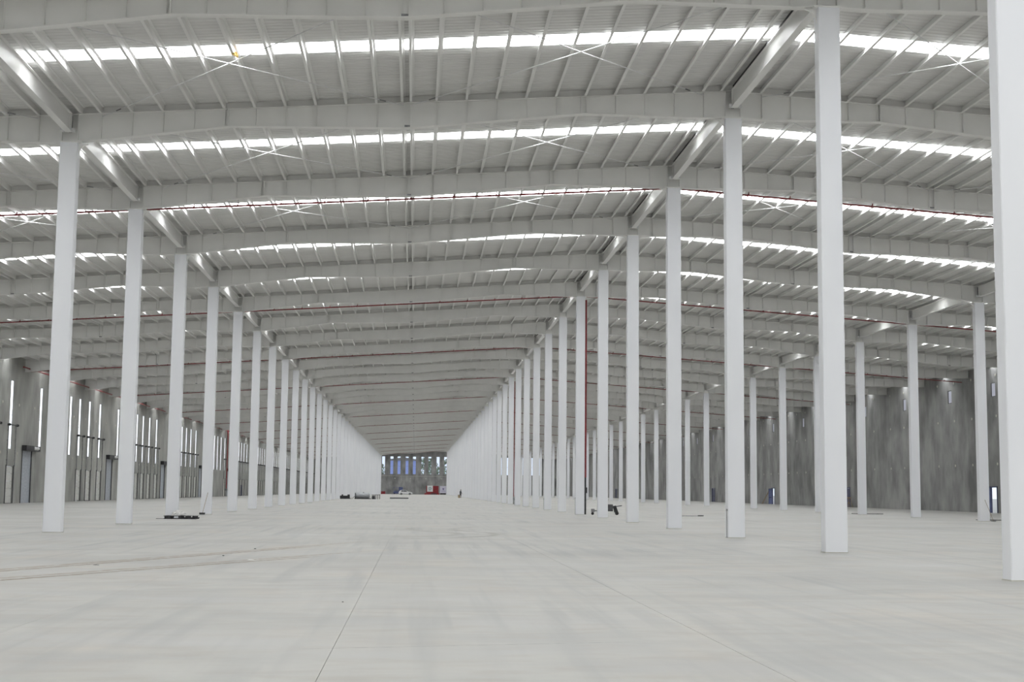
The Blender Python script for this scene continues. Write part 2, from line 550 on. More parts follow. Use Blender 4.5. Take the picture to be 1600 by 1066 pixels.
sheet_cache = {}
for i in range(-8, LAST + 1):
    y = YF(i)
    y2 = 12.0 if i < LAST else YEND + 0.25 - y
    for side, (xa, xb) in enumerate(((WL - 0.25, XRC), (XRC, WR + 0.25))):
        for part, (a, b_) in enumerate(((0, SKY0), (SKY1, y2))):
            ribs = 2 <= i <= 9
            key = (side, part, ribs, y2)
            if key not in sheet_cache:
                me = sheet_mesh(a, b_, xa, xb, ribs).mesh('roof_sheet')
                me.materials.append(M_['deck'])
                sheet_cache[key] = me
            link('roof_sheet', sheet_cache[key], ceil, (0, y, 0))
        key = ('sky', side)
        if key not in sheet_cache:
            mb = MB()
            za, zb = deck(xa) + 0.03, deck(xb) + 0.03
            # FRONT side faces down
            mb.add([(xa, SKY0, za), (xa, SKY1, za), (xb, SKY1, zb), (xb, SKY0, zb)], [(0, 1, 2, 3)])
            me = mb.mesh('rooflight')
            if me.polygons[0].normal.z > 0: me.flip_normals()
            me.materials.append(M_['rooflight'])
            # thin translucent sheet: an upper skin gives it thickness
            sheet_cache[key] = me
        link('rooflight', sheet_cache[key], ceil, (0, y, 0))
yy = YNEAR

# purlin x positions
SP = BAY / 22
PX = []
for c0 in (XL - BAY, XL, XRC, XRR):
    for k in range(1, 22):
        x = c0 + k * SP
        if k == 11:
            PX += [x - 0.16, x + 0.16]
        else:
            PX.append(x)
PX += [XL - 0.42, XL + 0.42, XRC - 0.40, XRC + 0.40, XRR - 0.42, XRR + 0.42]
PX = sorted(x for x in PX if WL + 0.3 < x < WR - 0.3)


def purlin_add(mb, x=0.0, y=0.0, z=0.0, L=12.0):
    h, t, fl_ = 0.235, 0.012, 0.088
    mb.box(x - t / 2, x + t / 2, y, y + L, z - h, z)
    mb.box(x - fl_, x - t / 2, y, y + L, z - h, z - h + t)
    mb.box(x + t / 2, x + fl_, y, y + L, z - t, z)
    return mb


pm = purlin_add(MB()).mesh('purlin'); pm.materials.append(M_['purlin'])
near_count = 0
rest = MB()
for i in range(2, LAST + 1):
    y = YF(i)
    L = 12.0 if i < LAST else YEND - y
    ymid = y + 12
    for x in PX:
        vis = 3 <= i <= 7 and -0.30 * ymid - 0.6 < x < 0.455 * ymid + 0.6
        if vis and near_count < 296:
            link('purlin', pm, ceil, (x, y, deck(x)))
            near_count += 1
        else:
            purlin_add(rest, x, y, deck(x), L)
me = rest.mesh('purlins_far'); me.materials.append(M_['purlin'])
o = link('purlins', me, ceil); o['kind'] = 'stuff'

# ------------------------------------------------------------------ rafters (frames)
# depth of the tapered plate girder below the sheeting, as a function of distance from the column
DK = [(0, 1.27), (1.0, 1.25), (5.6, 0.91), (12.09, 1.20), (18.5, 0.90), (23.2, 1.23), (24.176, 1.25)]


def depth_at(s):
    for (a, da), (c, dc) in zip(DK, DK[1:]):
        if s <= c: return da + (dc - da) * (s - a) / (c - a)
    return DK[-1][1]


def bottom(x):
    if x >= XRC:
        s = (x - XRC) % BAY if x < XRR else (x - XRR)
        base = depth_at(min(s, BAY))
        if x > XRR: base = depth_at(s)
    else:
        s = (XRC - x)
        s = s if s <= BAY else s - BAY
        base = depth_at(min(s, BAY))
    if x > WR - 6: base = min(base, 0.80 + (WR - x) * 0.06)
    return deck(x) - base


FT = 0.235   # rafter top flange lies this far under the sheeting


def span_mesh(xa, xb):
    """I-section from xa to xb following bottom(); one closed strip per plate"""
    xs = sorted(set([xa, xb] + [x for c in (XRC, ) for x in [c] if xa < x < xb] +
                    [xx for xx in ([XRC + d for d, _ in DK] + [XRC - d for d, _ in DK] + [XL - d for d, _ in DK] + [XRR + d for d, _ in DK])
                     if xa < xx < xb] + ([WR - 6] if xa < WR - 6 < xb else [])))
    mb = MB()

    def strip(hy, zt, zb):
        vs = []
        for x in xs:
            vs += [(x, -hy, zb(x)), (x, hy, zb(x)), (x, hy, zt(x)), (x, -hy, zt(x))]
        fs = []
        for k in range(len(xs) - 1):
            a = 4 * k
            for j in range(4):
                fs.append((a + j, a + (j + 1) % 4, a + 4 + (j + 1) % 4, a + 4 + j))
        fs += [(0, 1, 2, 3), tuple(4 * (len(xs) - 1) + j for j in (3, 2, 1, 0))]
        mb.add(vs, fs)
    strip(0.011, lambda x: deck(x) - FT - 0.02, lambda x: bottom(x) + 0.02)
    strip(0.15, lambda x: deck(x) - FT, lambda x: deck(x) - FT - 0.02)
    strip(0.15, lambda x: bottom(x) + 0.022, lambda x: bottom(x))
    return mb


CUTS = [WL + 0.02, XL - BAY / 2, XL, (XL + XRC) / 2, XRC, XRC + BAY / 2, XRR, WR - 0.02]
span_me = []
for a, c in zip(CUTS, CUTS[1:]):
    me = fixn(span_mesh(a, c).mesh('rafter_span')); me.materials.append(M_['steel']); span_me.append(me)


def stiff_add(mb, x, both=True, t=0.012, w_=0.135):
    zt, zb = deck(x) - FT - 0.02, bottom(x) + 0.022
    mb.box(x - t / 2, x + t / 2, -w_, -0.011, zb + 0.05, zt)
    if both: mb.box(x - t / 2, x + t / 2, 0.011, w_, zb + 0.05, zt)
    return mb


STX = []
for c0 in (XL - BAY, XL, XRC, XRR):
    for k in range(1, 22):
        if k != 11: STX.append(c0 + k * SP)
STX = [x for x in STX if WL + 0.3 < x < WR - 0.3]
stiff_me = {}
for x in STX:
    me = stiff_add(MB(), x).mesh('stiffener'); me.materials.append(M_['steel']); stiff_me[x] = me
all_st = MB()
for x in STX: stiff_add(all_st, x)
all_st_me = all_st.mesh('stiffeners'); all_st_me.materials.append(M_['steel'])
# bolted end plates at mid span, field splices and column-line plates
plate_me = []
for c0 in (XL - BAY, XL, XRC, XRR):
    xm = c0 + BAY / 2
    if not (WL < xm < WR - 1): continue
    for dx in (-0.115, 0.115):
        mb = MB(); x = xm + dx
        mb.box(x - 0.012, x + 0.012, -0.15, 0.15, bottom(x) + 0.02, deck(x) - FT)
        me = mb.mesh('end_plate'); me.materials.append(M_['steel']); plate_me.append(('end_plate', me))
    mb = MB()
    mb.box(xm - 0.10, xm + 0.10, -0.13, -0.02, bottom(xm) + 0.03, bottom(xm) + 0.10)
    me = mb.mesh('bolt_bracket'); me.materials.append(M_['galv']); plate_me.append(('bolt_bracket', me))
    for s in (5.6, 18.5):
        x = c0 + s
        if x > WR - 0.5: continue
        mb = MB(); mb.box(x - 0.018, x + 0.018, -0.145, 0.145, bottom(x) + 0.02, deck(x) - FT)
        me = mb.mesh('splice_plate'); me.materials.append(M_['steel']); plate_me.append(('splice_plate', me))
for c in (XL, XRC, XRR):
    for dx in (-0.28, 0.28):
        x = c + dx
        mb = MB(); mb.box(x - 0.012, x + 0.012, -0.14, 0.14, bottom(x) + 0.02, deck(x) - FT)
        me = mb.mesh('bearing_plate'); me.materials.append(M_['steel']); plate_me.append(('bearing_plate', me))
# closure strip between the rafter top flange and the sheeting
cl = MB()
for xa, xb in ((WL + 0.02, XRC), (XRC, WR - 0.02)):
    cl.add([(xa, -0.02, deck(xa) - FT), (xb, -0.02, deck(xb) - FT), (xb, -0.02, deck(xb)), (xa, -0.02, deck(xa)),
            (xa, 0.02, deck(xa) - FT), (xb, 0.02, deck(xb) - FT), (xb, 0.02, deck(xb)), (xa, 0.02, deck(xa))],
           [(0, 1, 2, 3), (7, 6, 5, 4), (0, 4, 5, 1), (3, 2, 6, 7), (0, 3, 7, 4), (1, 5, 6, 2)])
cl_me = fixn(cl.mesh('closure_strip')); cl_me.materials.append(M_['purlin'])

for i in range(2, LAST + 1):
    y = YF(i)
    n_ = i - 2
    where = 'crossing the top edge of the view' if i == 3 else ('just above the view' if i == 2 else ordinal(n_ - 0) + ' from the front')
    r = empty('roof_rafter', (0, y, 0),
              'white tapered steel roof rafter across the hall, ' + where, 'beam', 'white roof rafters across the hall')
    for me in span_me: link('rafter_span', me, r)
    link('closure_strip', cl_me, r)
    for nm, me in plate_me: link(nm, me, r)
    if 3 <= i <= 7:
        far = MB(); any_far = False
        for x in STX:
            if -0.305 * y - 0.3 < x < 0.458 * y + 0.3:
                link('stiffener', stiff_me[x], r)
            else:
                stiff_add(far, x); any_far = True
        if any_far:
            me = far.mesh('stiffeners'); me.materials.append(M_['steel'])
            link('stiffeners', me, r)['kind'] = 'stuff'
    else:
        link('stiffeners', all_st_me, r)['kind'] = 'stuff'

# ------------------------------------------------------------------ columns
CW, CD = 0.626, 0.42


def column_parts(top, side):
    """meshes for a column whose cap meets the rafter at z=top; side=+1/-1: knee bracket direction"""
    s = MB(); c = 0.02
    x, yv = CW / 2, CD / 2
    poly = [(-x + c, -yv), (x - c, -yv), (x, -yv + c), (x, yv - c), (x - c, yv), (-x + c, yv), (-x, yv - c), (-x, -yv + c)]
    s.prism(poly, 'z', 0.0, top - 0.05)
    cap = MB().box(-0.43, 0.43, -CD / 2 - 0.02, CD / 2 + 0.02, top - 0.05, top)
    k = MB(); pts = [(side * x, top - 0.05), (side * (x + 0.34), top - 0.05)]
    for q in range(7):
        a = math.pi / 2 * q / 6
        pts.append((side * (x + 0.34 - 0.34 * math.sin(a)), top - 0.07 - 0.40 * (1 - math.cos(a))))
    k.prism(pts, 'y', -0.04, 0.04)
    base = MB().box(-x - 0.012, x + 0.012, -yv - 0.012, yv + 0.012, 0, 0.02)
    out = []
    for nm, mb, mat in (('shaft', s, 'column'), ('cap_plate', cap, 'steel'), ('knee_bracket', k, 'steel'), ('base_joint', base, 'anchor')):
        me = fixn(mb.mesh(nm)); me.materials.append(M_[mat]); out.append((nm, me))
    return out


ROWS = {
    'L': (XL, bottom(XL), 1, 'in the row left of the central aisle', 3, 4),
    'R': (XRC, bottom(XRC), -1, 'in the row right of the central aisle', 2, 2),
    'RR': (XRR, bottom(XRR), -1, 'in the outer row near the right wall', 5, 7),
}
columns = {}
for key, (x, top, side, txt, i0, ifirst) in ROWS.items():
    ms = column_parts(top, side)
    for i in range(i0, LAST + 1):
        n_ = i - ifirst + 1
        if n_ >= 1:
            lab = ('nearest' if n_ == 1 else ordinal(n_)) + ' white square column ' + txt + (', counted from the front' if n_ > 1 else '')
        else:
            lab = 'white square column ' + txt + ', %s short of the view' % ('one bay' if n_ == 0 else 'two bays')
        c = empty('column', (x, YF(i), 0), lab, 'column', 'white columns ' + txt)
        columns[(key, i)] = c
        for nm, me in ms: link(nm, me, c)
# thin earthing cables up the left side of some right-row columns
for i, h in ((4, 1.0), (8, 1.15), (10, 0.95), (13, 0.9)):
    mb = MB().tube([(-CW / 2 - 0.03, -0.16, 0.0), (-CW / 2 - 0.03, -0.16, h)], 0.011, 6)
    mb.box(-CW / 2 - 0.05, -CW / 2, -0.19, -0.13, h - 0.03, h + 0.03)
    o = obj('earthing_cable', mb, M_['galv'], columns[('R', i)])
    o['label'] = 'dark thin cable standing out of the floor'

# ------------------------------------------------------------------ longitudinal girders over the column rows
def girder_mesh(dz_top):
    mb = MB()
    L0, L1 = 0.16, 11.72
    zt, zb = -dz_top, -0.93
    mb.box(-0.01, 0.01, L0, L1, zb, zt)
    mb.box(-0.13, 0.13, L0, L1, zb - 0.02, zb)
    mb.box(-0.10, 0.10, L0, L1, zt - 0.016, zt)
    return mb


g_me = fixn(girder_mesh(0.25).mesh('girder_web')); g_me.materials.append(M_['purlin'])
gs = MB()
gs.box(-0.10, 0.10, 11.69, 11.72, -0.93, -0.25)
gs.box(-0.10, 0.10, 0.16, 0.19, -0.93, -0.25)
gs_me = gs.mesh('end_plate'); gs_me.materials.append(M_['steel'])
ga = MB().box(-0.05, 0.05, 11.72, 11.99, -0.90, -0.30).box(-0.05, 0.05, 0.01, 0.16, -0.90, -0.30)
ga_me = ga.mesh('gap_shade_cleat'); ga_me.materials.append(M_['galv'])  # dark grey cleat block, its tone stands in for the shadowed girder-end gap
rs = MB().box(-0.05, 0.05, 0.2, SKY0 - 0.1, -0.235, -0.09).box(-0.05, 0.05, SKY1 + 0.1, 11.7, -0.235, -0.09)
rs_me = rs.mesh('ridge_shade_strip'); rs_me.materials.append(M_['black'])  # black strip paints the shade of the gap above the ridge girder
gt = MB().box(-0.24, -0.12, 11.45, 11.7, -0.96, -0.86).box(0.12, 0.24, 11.45, 11.7, -0.96, -0.86)
gt_me = gt.mesh('seat_bracket'); gt_me.materials.append(M_['whiteplastic'])
for key, (x, top, side, txt, i0, ifirst) in ROWS.items():
    rn = {'L': 'left aisle row', 'R': 'right aisle row', 'RR': 'outer right row'}[key]
    for i in range(max(2, i0 - 1), LAST):
        n_ = i - 1
        g_ = empty('girder', (x, YF(i), deck(x)),
                   'white girder running lengthways over the %s, %s bay from the front' % (rn, ordinal(n_)),
                   'beam', 'lengthways girders over the column rows')
        link('girder_web', g_me, g_)
        link('end_plate', gs_me, g_)
        link('gap_shade_cleat', ga_me, g_)
        link('seat_bracket', gt_me, g_)
        if key == 'R': link('ridge_shade_strip', rs_me, g_)['label'] = 'dark strip along the ridge standing in for a shaded gap'

# ------------------------------------------------------------------ cross bracing rods under the roof
for i in (3, 4, 5):
    y0, y1 = YF(i) + 0.05, YF(i + 1) - 0.05
    bayn = ordinal(i - 2)
    for c0, c1, nm in ((XL - BAY / 2, XL, 'outside the left aisle columns'), (XL, XL + BAY / 2, 'left half of the aisle roof'),
                       (XRC, XRC - BAY / 2, 'right half of the aisle roof'), (XRC, XRC + BAY / 2, 'just right of the right aisle columns'),
                       (XRR, XRR - BAY / 2, 'just left of the outer right columns')):
        if c0 == XL - BAY / 2: c0, c1 = XL, XL - BAY / 2
        d = 1 if c1 > c0 else -1
        e = empty('cross_brace', ((c0 + c1) / 2, (y0 + y1) / 2, deck((c0 + c1) / 2) - 0.34),
                  'thin crossed steel bracing rods, %s, %s visible bay' % (nm, bayn), 'brace', 'crossed bracing rods under the roof')
        mid = Vector(e.location)
        for (xa, xb) in ((c0 + d * 0.35, c1 - d * 0.08), (c1 - d * 0.08, c0 + d * 1.1)):
            pa = Vector((xa, y0, deck(xa) - 0.36)); pb = Vector((xb, y1, deck(xb) - 0.36))
            mb = MB().tube([pa - mid, pb - mid], 0.017, 6)
            rd = obj('rod', mb, M_['rod'], e)
            pc = pa.lerp(pb, 0.93)
            dv = (pb - pa).normalized() * 0.16
            obj('turnbuckle', MB().tube([pc - mid - dv, pc - mid + dv], 0.022, 6), M_['galv'], rd)

# ------------------------------------------------------------------ sprinkler pipework
PIPEI = list(range(5, LAST, 3))
for q, i in enumerate(PIPEI):
    y = YF(i) + 0.5
    r = empty('sprinkler_pipe', (XRC, y, deck(XRC) - 1.19),
              'red sprinkler pipe hanging across the hall under the roof, %s from the front' % ('nearest' if q == 0 else ordinal(q + 1)),
              'pipe', 'red sprinkler pipes across the hall')
    O = Vector(r.location)
    pts = []
    xs = [WL + 0.4, XL - 12, XL - 0.9, XL - 0.45, XL + 0.45, XL + 0.9, -0.5, XRC - 1.2, XRC - 0.6, XRC + 0.6, XRC + 1.2, XRC + 12, XRR - 0.9, XRR + 0.9, WR - 0.5]
    for x in xs:
        z = deck(x) - 1.19
        pts.append(Vector((x, y, z)) - O)
    obj('pipe', MB().tube(pts, 0.042, 8), M_['red'], r)
    hg = MB(); hd = MB()
    x = WL + 1.5
    k = 0
    while x < WR - 1:
        z = deck(x) - 1.19
        if k % 2 == 0:
            hg.box(x - 0.008 - O.x, x + 0.008 - O.x, -0.008, 0.008, z - O.z, deck(x) - O.z)
        hd.box(x - 0.02 - O.x, x + 0.02 - O.x, -0.02, 0.02, z + 0.03 - O.z, z + 0.14 - O.z)
        hd.box(x - 0.06 - O.x, x - 0.02 - O.x, -0.05, 0.05, z - 0.05 - O.z, z + 0.055 - O.z)
        x += 1.95; k += 1
    obj('hangers', hg, M_['galv'], r)['kind'] = 'stuff'
    obj('sprinkler_heads', hd, M_['red'], r)['kind'] = 'stuff'

mb = MB().tube([(0, 0, 0), (0, 385, 0)], 0.07, 8)
e = empty('sprinkler_main', (WL + 0.45, 132.0, 12.62), 'red sprinkler main running along the top of the left wall', 'pipe')
obj('pipe', mb, M_['red'], e)
bk = MB()
for k in range(32): bk.box(-0.43, 0.0, k * 12 + 4, k * 12 + 4.06, -0.12, -0.06)
obj('brackets', bk, M_['galv'], e)['kind'] = 'stuff'
e = empty('pipe_riser', (WL + 0.75, 272.5, 0), 'red vertical sprinkler riser on the left wall', 'pipe')
obj('pipe', MB().tube([(0, 0, 1.5), (0, 0, 12.9)], 0.11, 10), M_['red'], e)
obj('valve', MB().tube([(0, 0, 0), (0, 0, 1.1)], 0.11, 10).box(-0.2, 0.2, -0.2, 0.2, 1.1, 1.5), M_['galv'], e)
e = empty('pipe_riser', (XRC + 0.46, 98.62, 0), 'red vertical sprinkler riser behind the seventh right aisle column', 'pipe')
obj('pipe', MB().tube([(0, 0, 2.6), (0, 0, 15.3)], 0.075, 10), M_['red'], e)
obj('valve', MB().tube([(0, 0, 0), (0, 0, 2.6)], 0.065, 10).box(-0.12, 0.12, -0.12, 0.12, 1.5, 1.9), M_['black'], e)
for key, i, nm in (('RR', 13, 'eighth'), ('R', 14, 'thirteenth'), ('RR', 16, 'tenth')):
    c = ROWS[key]
    e = empty('pipe_riser', (c[0] + 0.42, YF(i) + 0.1, 0), 'thin red pipe standing against the %s column %s' % (ordinal(i - c[5] + 1), c[3]), 'pipe')
    obj('pipe', MB().tube([(0, 0, 0.9), (0, 0, c[1] - 0.5)], 0.05, 8), M_['red'], e)
    obj('valve', MB().tube([(0, 0, 0), (0, 0, 0.9)], 0.06, 8).box(-0.09, 0.09, -0.09, 0.09, 0.5, 0.75), M_['galv'], e)

# ------------------------------------------------------------------ walls
def panel_mesh(u0, u1, z0, ztop, holes, gap=0.02, rec=0.035, th=0.25, vjoint=0.0):
    """panel in local (u, depth, z); depth 0 = inner face, grows outwards to th. ztop: callable"""
    us = sorted(set([u0, u1 - gap, u1] + [h for a, c, _, _ in holes for h in (a, c) if u0 < h < u1 - gap]))
    zs = sorted(set([z0] + [h for _, _, a, c in holes for h in (a, c) if h > z0]))
    mb = MB()
    for ua, ub in zip(us, us[1:]):
        d0 = rec if ub > u1 - gap + 1e-6 else 0.0
        zz = zs + [None]
        for za, zb in zip(zz, zz[1:]):
            um = (ua + ub) / 2
            zm = (za + zb) / 2 if zb is not None else za + 0.01
            if any(a < um < c and s < zm < t for a, c, s, t in holes): continue
            ta = zb if zb is not None else ztop(ua)
            tb = zb if zb is not None else ztop(ub)
            vs = [(ua, d0, za), (ub, d0, za), (ub, th, za), (ua, th, za), (ua, d0, ta), (ub, d0, tb), (ub, th, tb), (ua, th, ta)]
            mb.add(vs, [(0, 3, 2, 1), (4, 5, 6, 7), (0, 1, 5, 4), (1, 2, 6, 5), (2, 3, 7, 6), (3, 0, 4, 7)])
    return mb


def side_wall(name, X, sgn, holes, mat, start, pitch):
    """sgn = +1 outward towards +X"""
    root = empty(name, kind='structure')
    edges = [YNEAR]
    y = start
    while y > YNEAR + 1: y -= pitch
    y += pitch
    while y < YEND:
        edges.append(y); y += pitch
    edges.append(YEND)
    top = deck(X) + 0.05
    for a, c in zip(edges, edges[1:]):
        hs = [h for h in holes if h[1] > a and h[0] < c]
        mb = panel_mesh(a, c, 0.0, lambda u: top, hs)
        mb.v = [(X + sgn * d, u, z) for (u, d, z) in mb.v]
        obj('precast_panel', mb, mat, root)
    return root


# --- left wall content
slits = []
doors_dock = []
shut = []
for k in range(-1, 11):
    G = 152.3 + 36 * k
    for j, off in enumerate((0, 4.1, 8.7, 14.0, 24.1)):
        y = G + off
        if y < 118 or y > YEND - 3: continue
        slits.append(y)
        has = (j in (1, 2, 3)) or (j == 0 and k >= 1)
        if k == 3 and j in (0, 1, 2): has = False
        if j == 4: has = False
        if has: doors_dock.append((y + 0.3, (k + j) % 4 == 1))
    ys = G + 19.7
    if 120 < ys < YEND - 6: shut.append(ys)
SH = 0.45
holes = [(y - SH, y + SH, 4.93, 11.25) for y in slits]
holes += [(y - 1.15, y + 1.15, 0.0, 3.40) for y, _ in doors_dock]
holes += [(y - 1.6, y + 1.6, 0.0, 4.9) for y in shut]
holes.append((301.5, 303.1, 0.0, 2.25))
wl = side_wall('wall_left', WL, -1, holes, M_['wall'], 151.0, 12.0)
# joint sensitive: holes never straddle a joint because panels clip them individually
disc = MB().tube([(-0.02, 0, 0), (0.03, 0, 0)], 0.13, 8).mesh('grout_plug'); disc.materials.append(M_['anchor'])
y = 117.0
na = 0
while y < 330:
    y += 5.25
    for z in (9.1, 4.6):
        if any(abs(y - s) < 0.75 and z > 4.5 for s in slits): continue
        if any(abs(y - s) < 2.2 and z < 5.6 for s in shut): continue
        link('grout_plug', disc, wl, (WL + 0.0, y, z)); na += 1

# windows
wf = MB(); W2, H0, H1 = SH, 4.93, 11.25
for a, c, s, t in ((-W2, -W2 + 0.05, H0, H1), (W2 - 0.05, W2, H0, H1), (-W2, W2, H0, H0 + 0.05), (-W2, W2, H1 - 0.05, H1), (-W2, W2, 8.05, 8.09)):
    wf.box(-0.07, -0.01, a, c, s, t)
wf_me = wf.mesh('window_frame'); wf_me.materials.append(M_['galv'])
wp_me = MB().box(-0.05, -0.04, -W2 + 0.05, W2 - 0.05, H0 + 0.05, H1 - 0.05).mesh('pane'); wp_me.materials.append(M_['litpane'])
wn = 0
for y in slits:
    wn += 1
    wd = empty('window_%d' % wn, (WL, y, 0), kind='structure')
    link('window_frame', wf_me, wd); link('pane', wp_me, wd)

# dock doors
dn = 0
sec_me = MB()
sec_me.box(-0.16, -0.10, -1.13, 1.13, 0.0, 0.655)
sec_me.box(-0.10, -0.085, -1.10, 1.10, 0.03, 0.625)
sec_me = sec_me.mesh('door_section'); sec_me.materials.append(M_['doorleaf'])
fr = MB()
fr.box(-0.02, 0.05, -1.32, -1.15, 0, 3.5).box(-0.02, 0.05, 1.15, 1.32, 0, 3.5)
fr_me = fr.mesh('door_frame'); fr_me.materials.append(M_['darkframe'])
tr_me = []
for sy in (-1, 1):
    m_ = MB().box(0.05, 0.11, sy * 1.24 - 0.03, sy * 1.24 + 0.03, 3.4, 7.2)
    for z in (3.9, 4.8, 5.7, 6.6): m_.box(0.0, 0.05, sy * 1.24 - 0.06, sy * 1.24 + 0.06, z, z + 0.06)
    me = m_.mesh('lift_track'); me.materials.append(M_['galv']); tr_me.append(me)
sh_ = MB().tube([(0.2, -1.38, 7.15), (0.2, 1.38, 7.15)], 0.045, 8)
sh_.tube([(0.2, -1.36, 7.15), (0.2, -1.2, 7.15)], 0.12, 10).tube([(0.2, 1.2, 7.15), (0.2, 1.36, 7.15)], 0.12, 10)
sh_.box(0.0, 0.2, -1.3, -1.24, 7.05, 7.25).box(0.0, 0.2, 1.24, 1.3, 7.05, 7.25).box(0.0, 0.2, -0.03, 0.03, 7.1, 7.2)
sh_me = sh_.mesh('spring_shaft'); sh_me.materials.append(M_['black'])
sl_ = MB().box(0.0, 0.08, -1.15, 1.15, 0.0, 0.05).mesh('sill'); sl_.materials.append(M_['darkframe'])
for y, lifted in doors_dock:
    dn += 1
    d = empty('door_%d' % dn, (WL, y, 0), kind='structure')
    lift = 0.10 if lifted else 0.0
    for k in range(5): link('door_section', sec_me, d, (0, 0, 0.01 + lift + k * 0.675))
    link('door_frame', fr_me, d)
    for me in tr_me: link('lift_track', me, d)
    link('spring_shaft', sh_me, d)
    if not lifted: link('sill', sl_, d)
# roller shutters with black hood and pale motor
cu = MB()
for k in range(49): cu.box(-0.08 - (0.012 if k % 2 else 0), -0.04, -1.6, 1.6, k * 0.1, k * 0.1 + 0.098)
cu_me = cu.mesh('shutter_curtain'); cu_me.materials.append(M_['shutter'])
gd = MB().box(-0.02, 0.06, -1.72, -1.58, 0, 4.95).box(-0.02, 0.06, 1.58, 1.72, 0, 4.95)
gd_me = gd.mesh('guide_rail'); gd_me.materials.append(M_['darkframe'])
hd_me = MB().box(-0.02, 0.45, -1.75, 1.0, 4.92, 5.42).mesh('shutter_hood'); hd_me.materials.append(M_['black'])
mt = MB().tube([(0.25, 1.0, 5.2), (0.25, 3.0, 5.2)], 0.17, 12)
mt_me = mt.mesh('shutter_motor'); mt_me.materials.append(M_['whiteplastic'])
mk_me = MB().box(-0.02, 0.42, 1.0, 3.3, 4.93, 5.02).box(-0.02, 0.42, 3.0, 3.3, 5.02, 5.42).mesh('motor_bracket'); mk_me.materials.append(M_['black'])
for y in shut:
    dn += 1
    d = empty('door_%d' % dn, (WL, y, 0), kind='structure')
    for nm, me in (('shutter_curtain', cu_me), ('guide_rail', gd_me), ('shutter_hood', hd_me), ('shutter_motor', mt_me), ('motor_bracket', mk_me)):
        link(nm, me, d)
# open personnel door on the left wall
dn += 1
d = empty('door_%d' % dn, (WL, 302.3, 0), kind='structure')
m_ = MB().box(-0.2, 0.02, -0.88, -0.8, 0, 2.3).box(-0.2, 0.02, 0.8, 0.88, 0, 2.3).box(-0.2, 0.02, -0.88, 0.88, 2.22, 2.3)
obj('door_frame', m_, M_['blueframe'], d)

# --- right wall content
rwin = [128.3, 139.1, 152.4, 166.2, 180.0, 193.4, 210.0, 225.0, 239.5, 253.4, 268.0, 282.0, 297.0, 312.0]
rdoor = [(128.8, 0.95), (173.5, 1.0), (210.4, 1.0), (253.2, 1.3), (316.0, 1.1), (377.3, 1.6)]
holes = [(y - 0.5, y + 0.5, 10.95, 12.28) for y in rwin]
holes += [(y - w_, y + w_, 0.0, 2.5) for y, w_ in rdoor]
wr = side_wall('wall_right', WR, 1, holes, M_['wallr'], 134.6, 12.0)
discr = MB().tube([(-0.03, 0, 0), (0.02, 0, 0)], 0.13, 8).mesh('grout_plug'); discr.materials.append(M_['anchor'])
discd = MB().tube([(-0.03, 0, 0), (0.02, 0, 0)], 0.14, 8).mesh('grout_plug'); discd.materials.append(M_['darkframe'])
y = 118.8
k = 0
while y < 330:
    for z in (12.95, 9.1, 4.59):
        dark = abs(y - 141.2) < 1 or abs(y - 136.8) < 1
        o = link('grout_plug', discd if dark else discr, wr, (WR, y, z))
        if dark: o['label'] = 'dark unfilled grout pocket'
    k += 1
    y += (4.45 if k % 3 else 5.8)
wfr = MB()
for a, c, s, t in ((-0.5, -0.42, 10.95, 12.28), (0.42, 0.5, 10.95, 12.28), (-0.5, 0.5, 10.95, 11.01), (-0.5, 0.5, 12.22, 12.28)):
    wfr.box(0.03, 0.09, a, c, s, t)
wfr_me = wfr.mesh('window_frame'); wfr_me.materials.append(M_['darkframe'])
wpr_me = MB().box(0.06, 0.07, -0.44, 0.44, 11.01, 12.22).mesh('pane'); wpr_me.materials.append(M_['litpane_dim'])
for y in rwin:
    wn += 1
    wd = empty('window_%d' % wn, (WR, y, 0), kind='structure')
    link('window_frame', wfr_me, wd); link('pane', wpr_me, wd)
for q, (y, w_) in enumerate(rdoor):
    dn += 1
    d = empty('door_%d' % dn, (WR, y, 0), kind='structure')
    f = MB().box(-0.06, 0.22, -w_, -w_ + 0.12, 0, 2.5).box(-0.06, 0.22, w_ - 0.12, w_, 0, 2.5).box(-0.06, 0.22, -w_, w_, 2.38, 2.5)
    obj('door_frame', f, M_['blueframe'], d)
    wl_ = w_ - 0.12
    if q in (0, 2):      # leaf standing open into the hall, daylight beside it
        lf = MB().box(-0.5, 0.0, wl_ - 0.05, wl_, 0.02, 2.36)
        o = obj('door_leaf', lf, M_['bluedoor'], d)
        obj('push_bar', MB().box(-0.42, -0.08, wl_ - 0.12, wl_ - 0.05, 1.0, 1.08), M_['black'], o)
    else:
        lf = MB().box(0.05, 0.1, -wl_, wl_, 0.02, 2.36)
        o = obj('door_leaf', lf, M_['blueframe'], d)
        obj('push_bar', MB().box(0.0, 0.05, -wl_ + 0.1, wl_ - 0.1, 1.0, 1.08), M_['black'], o)

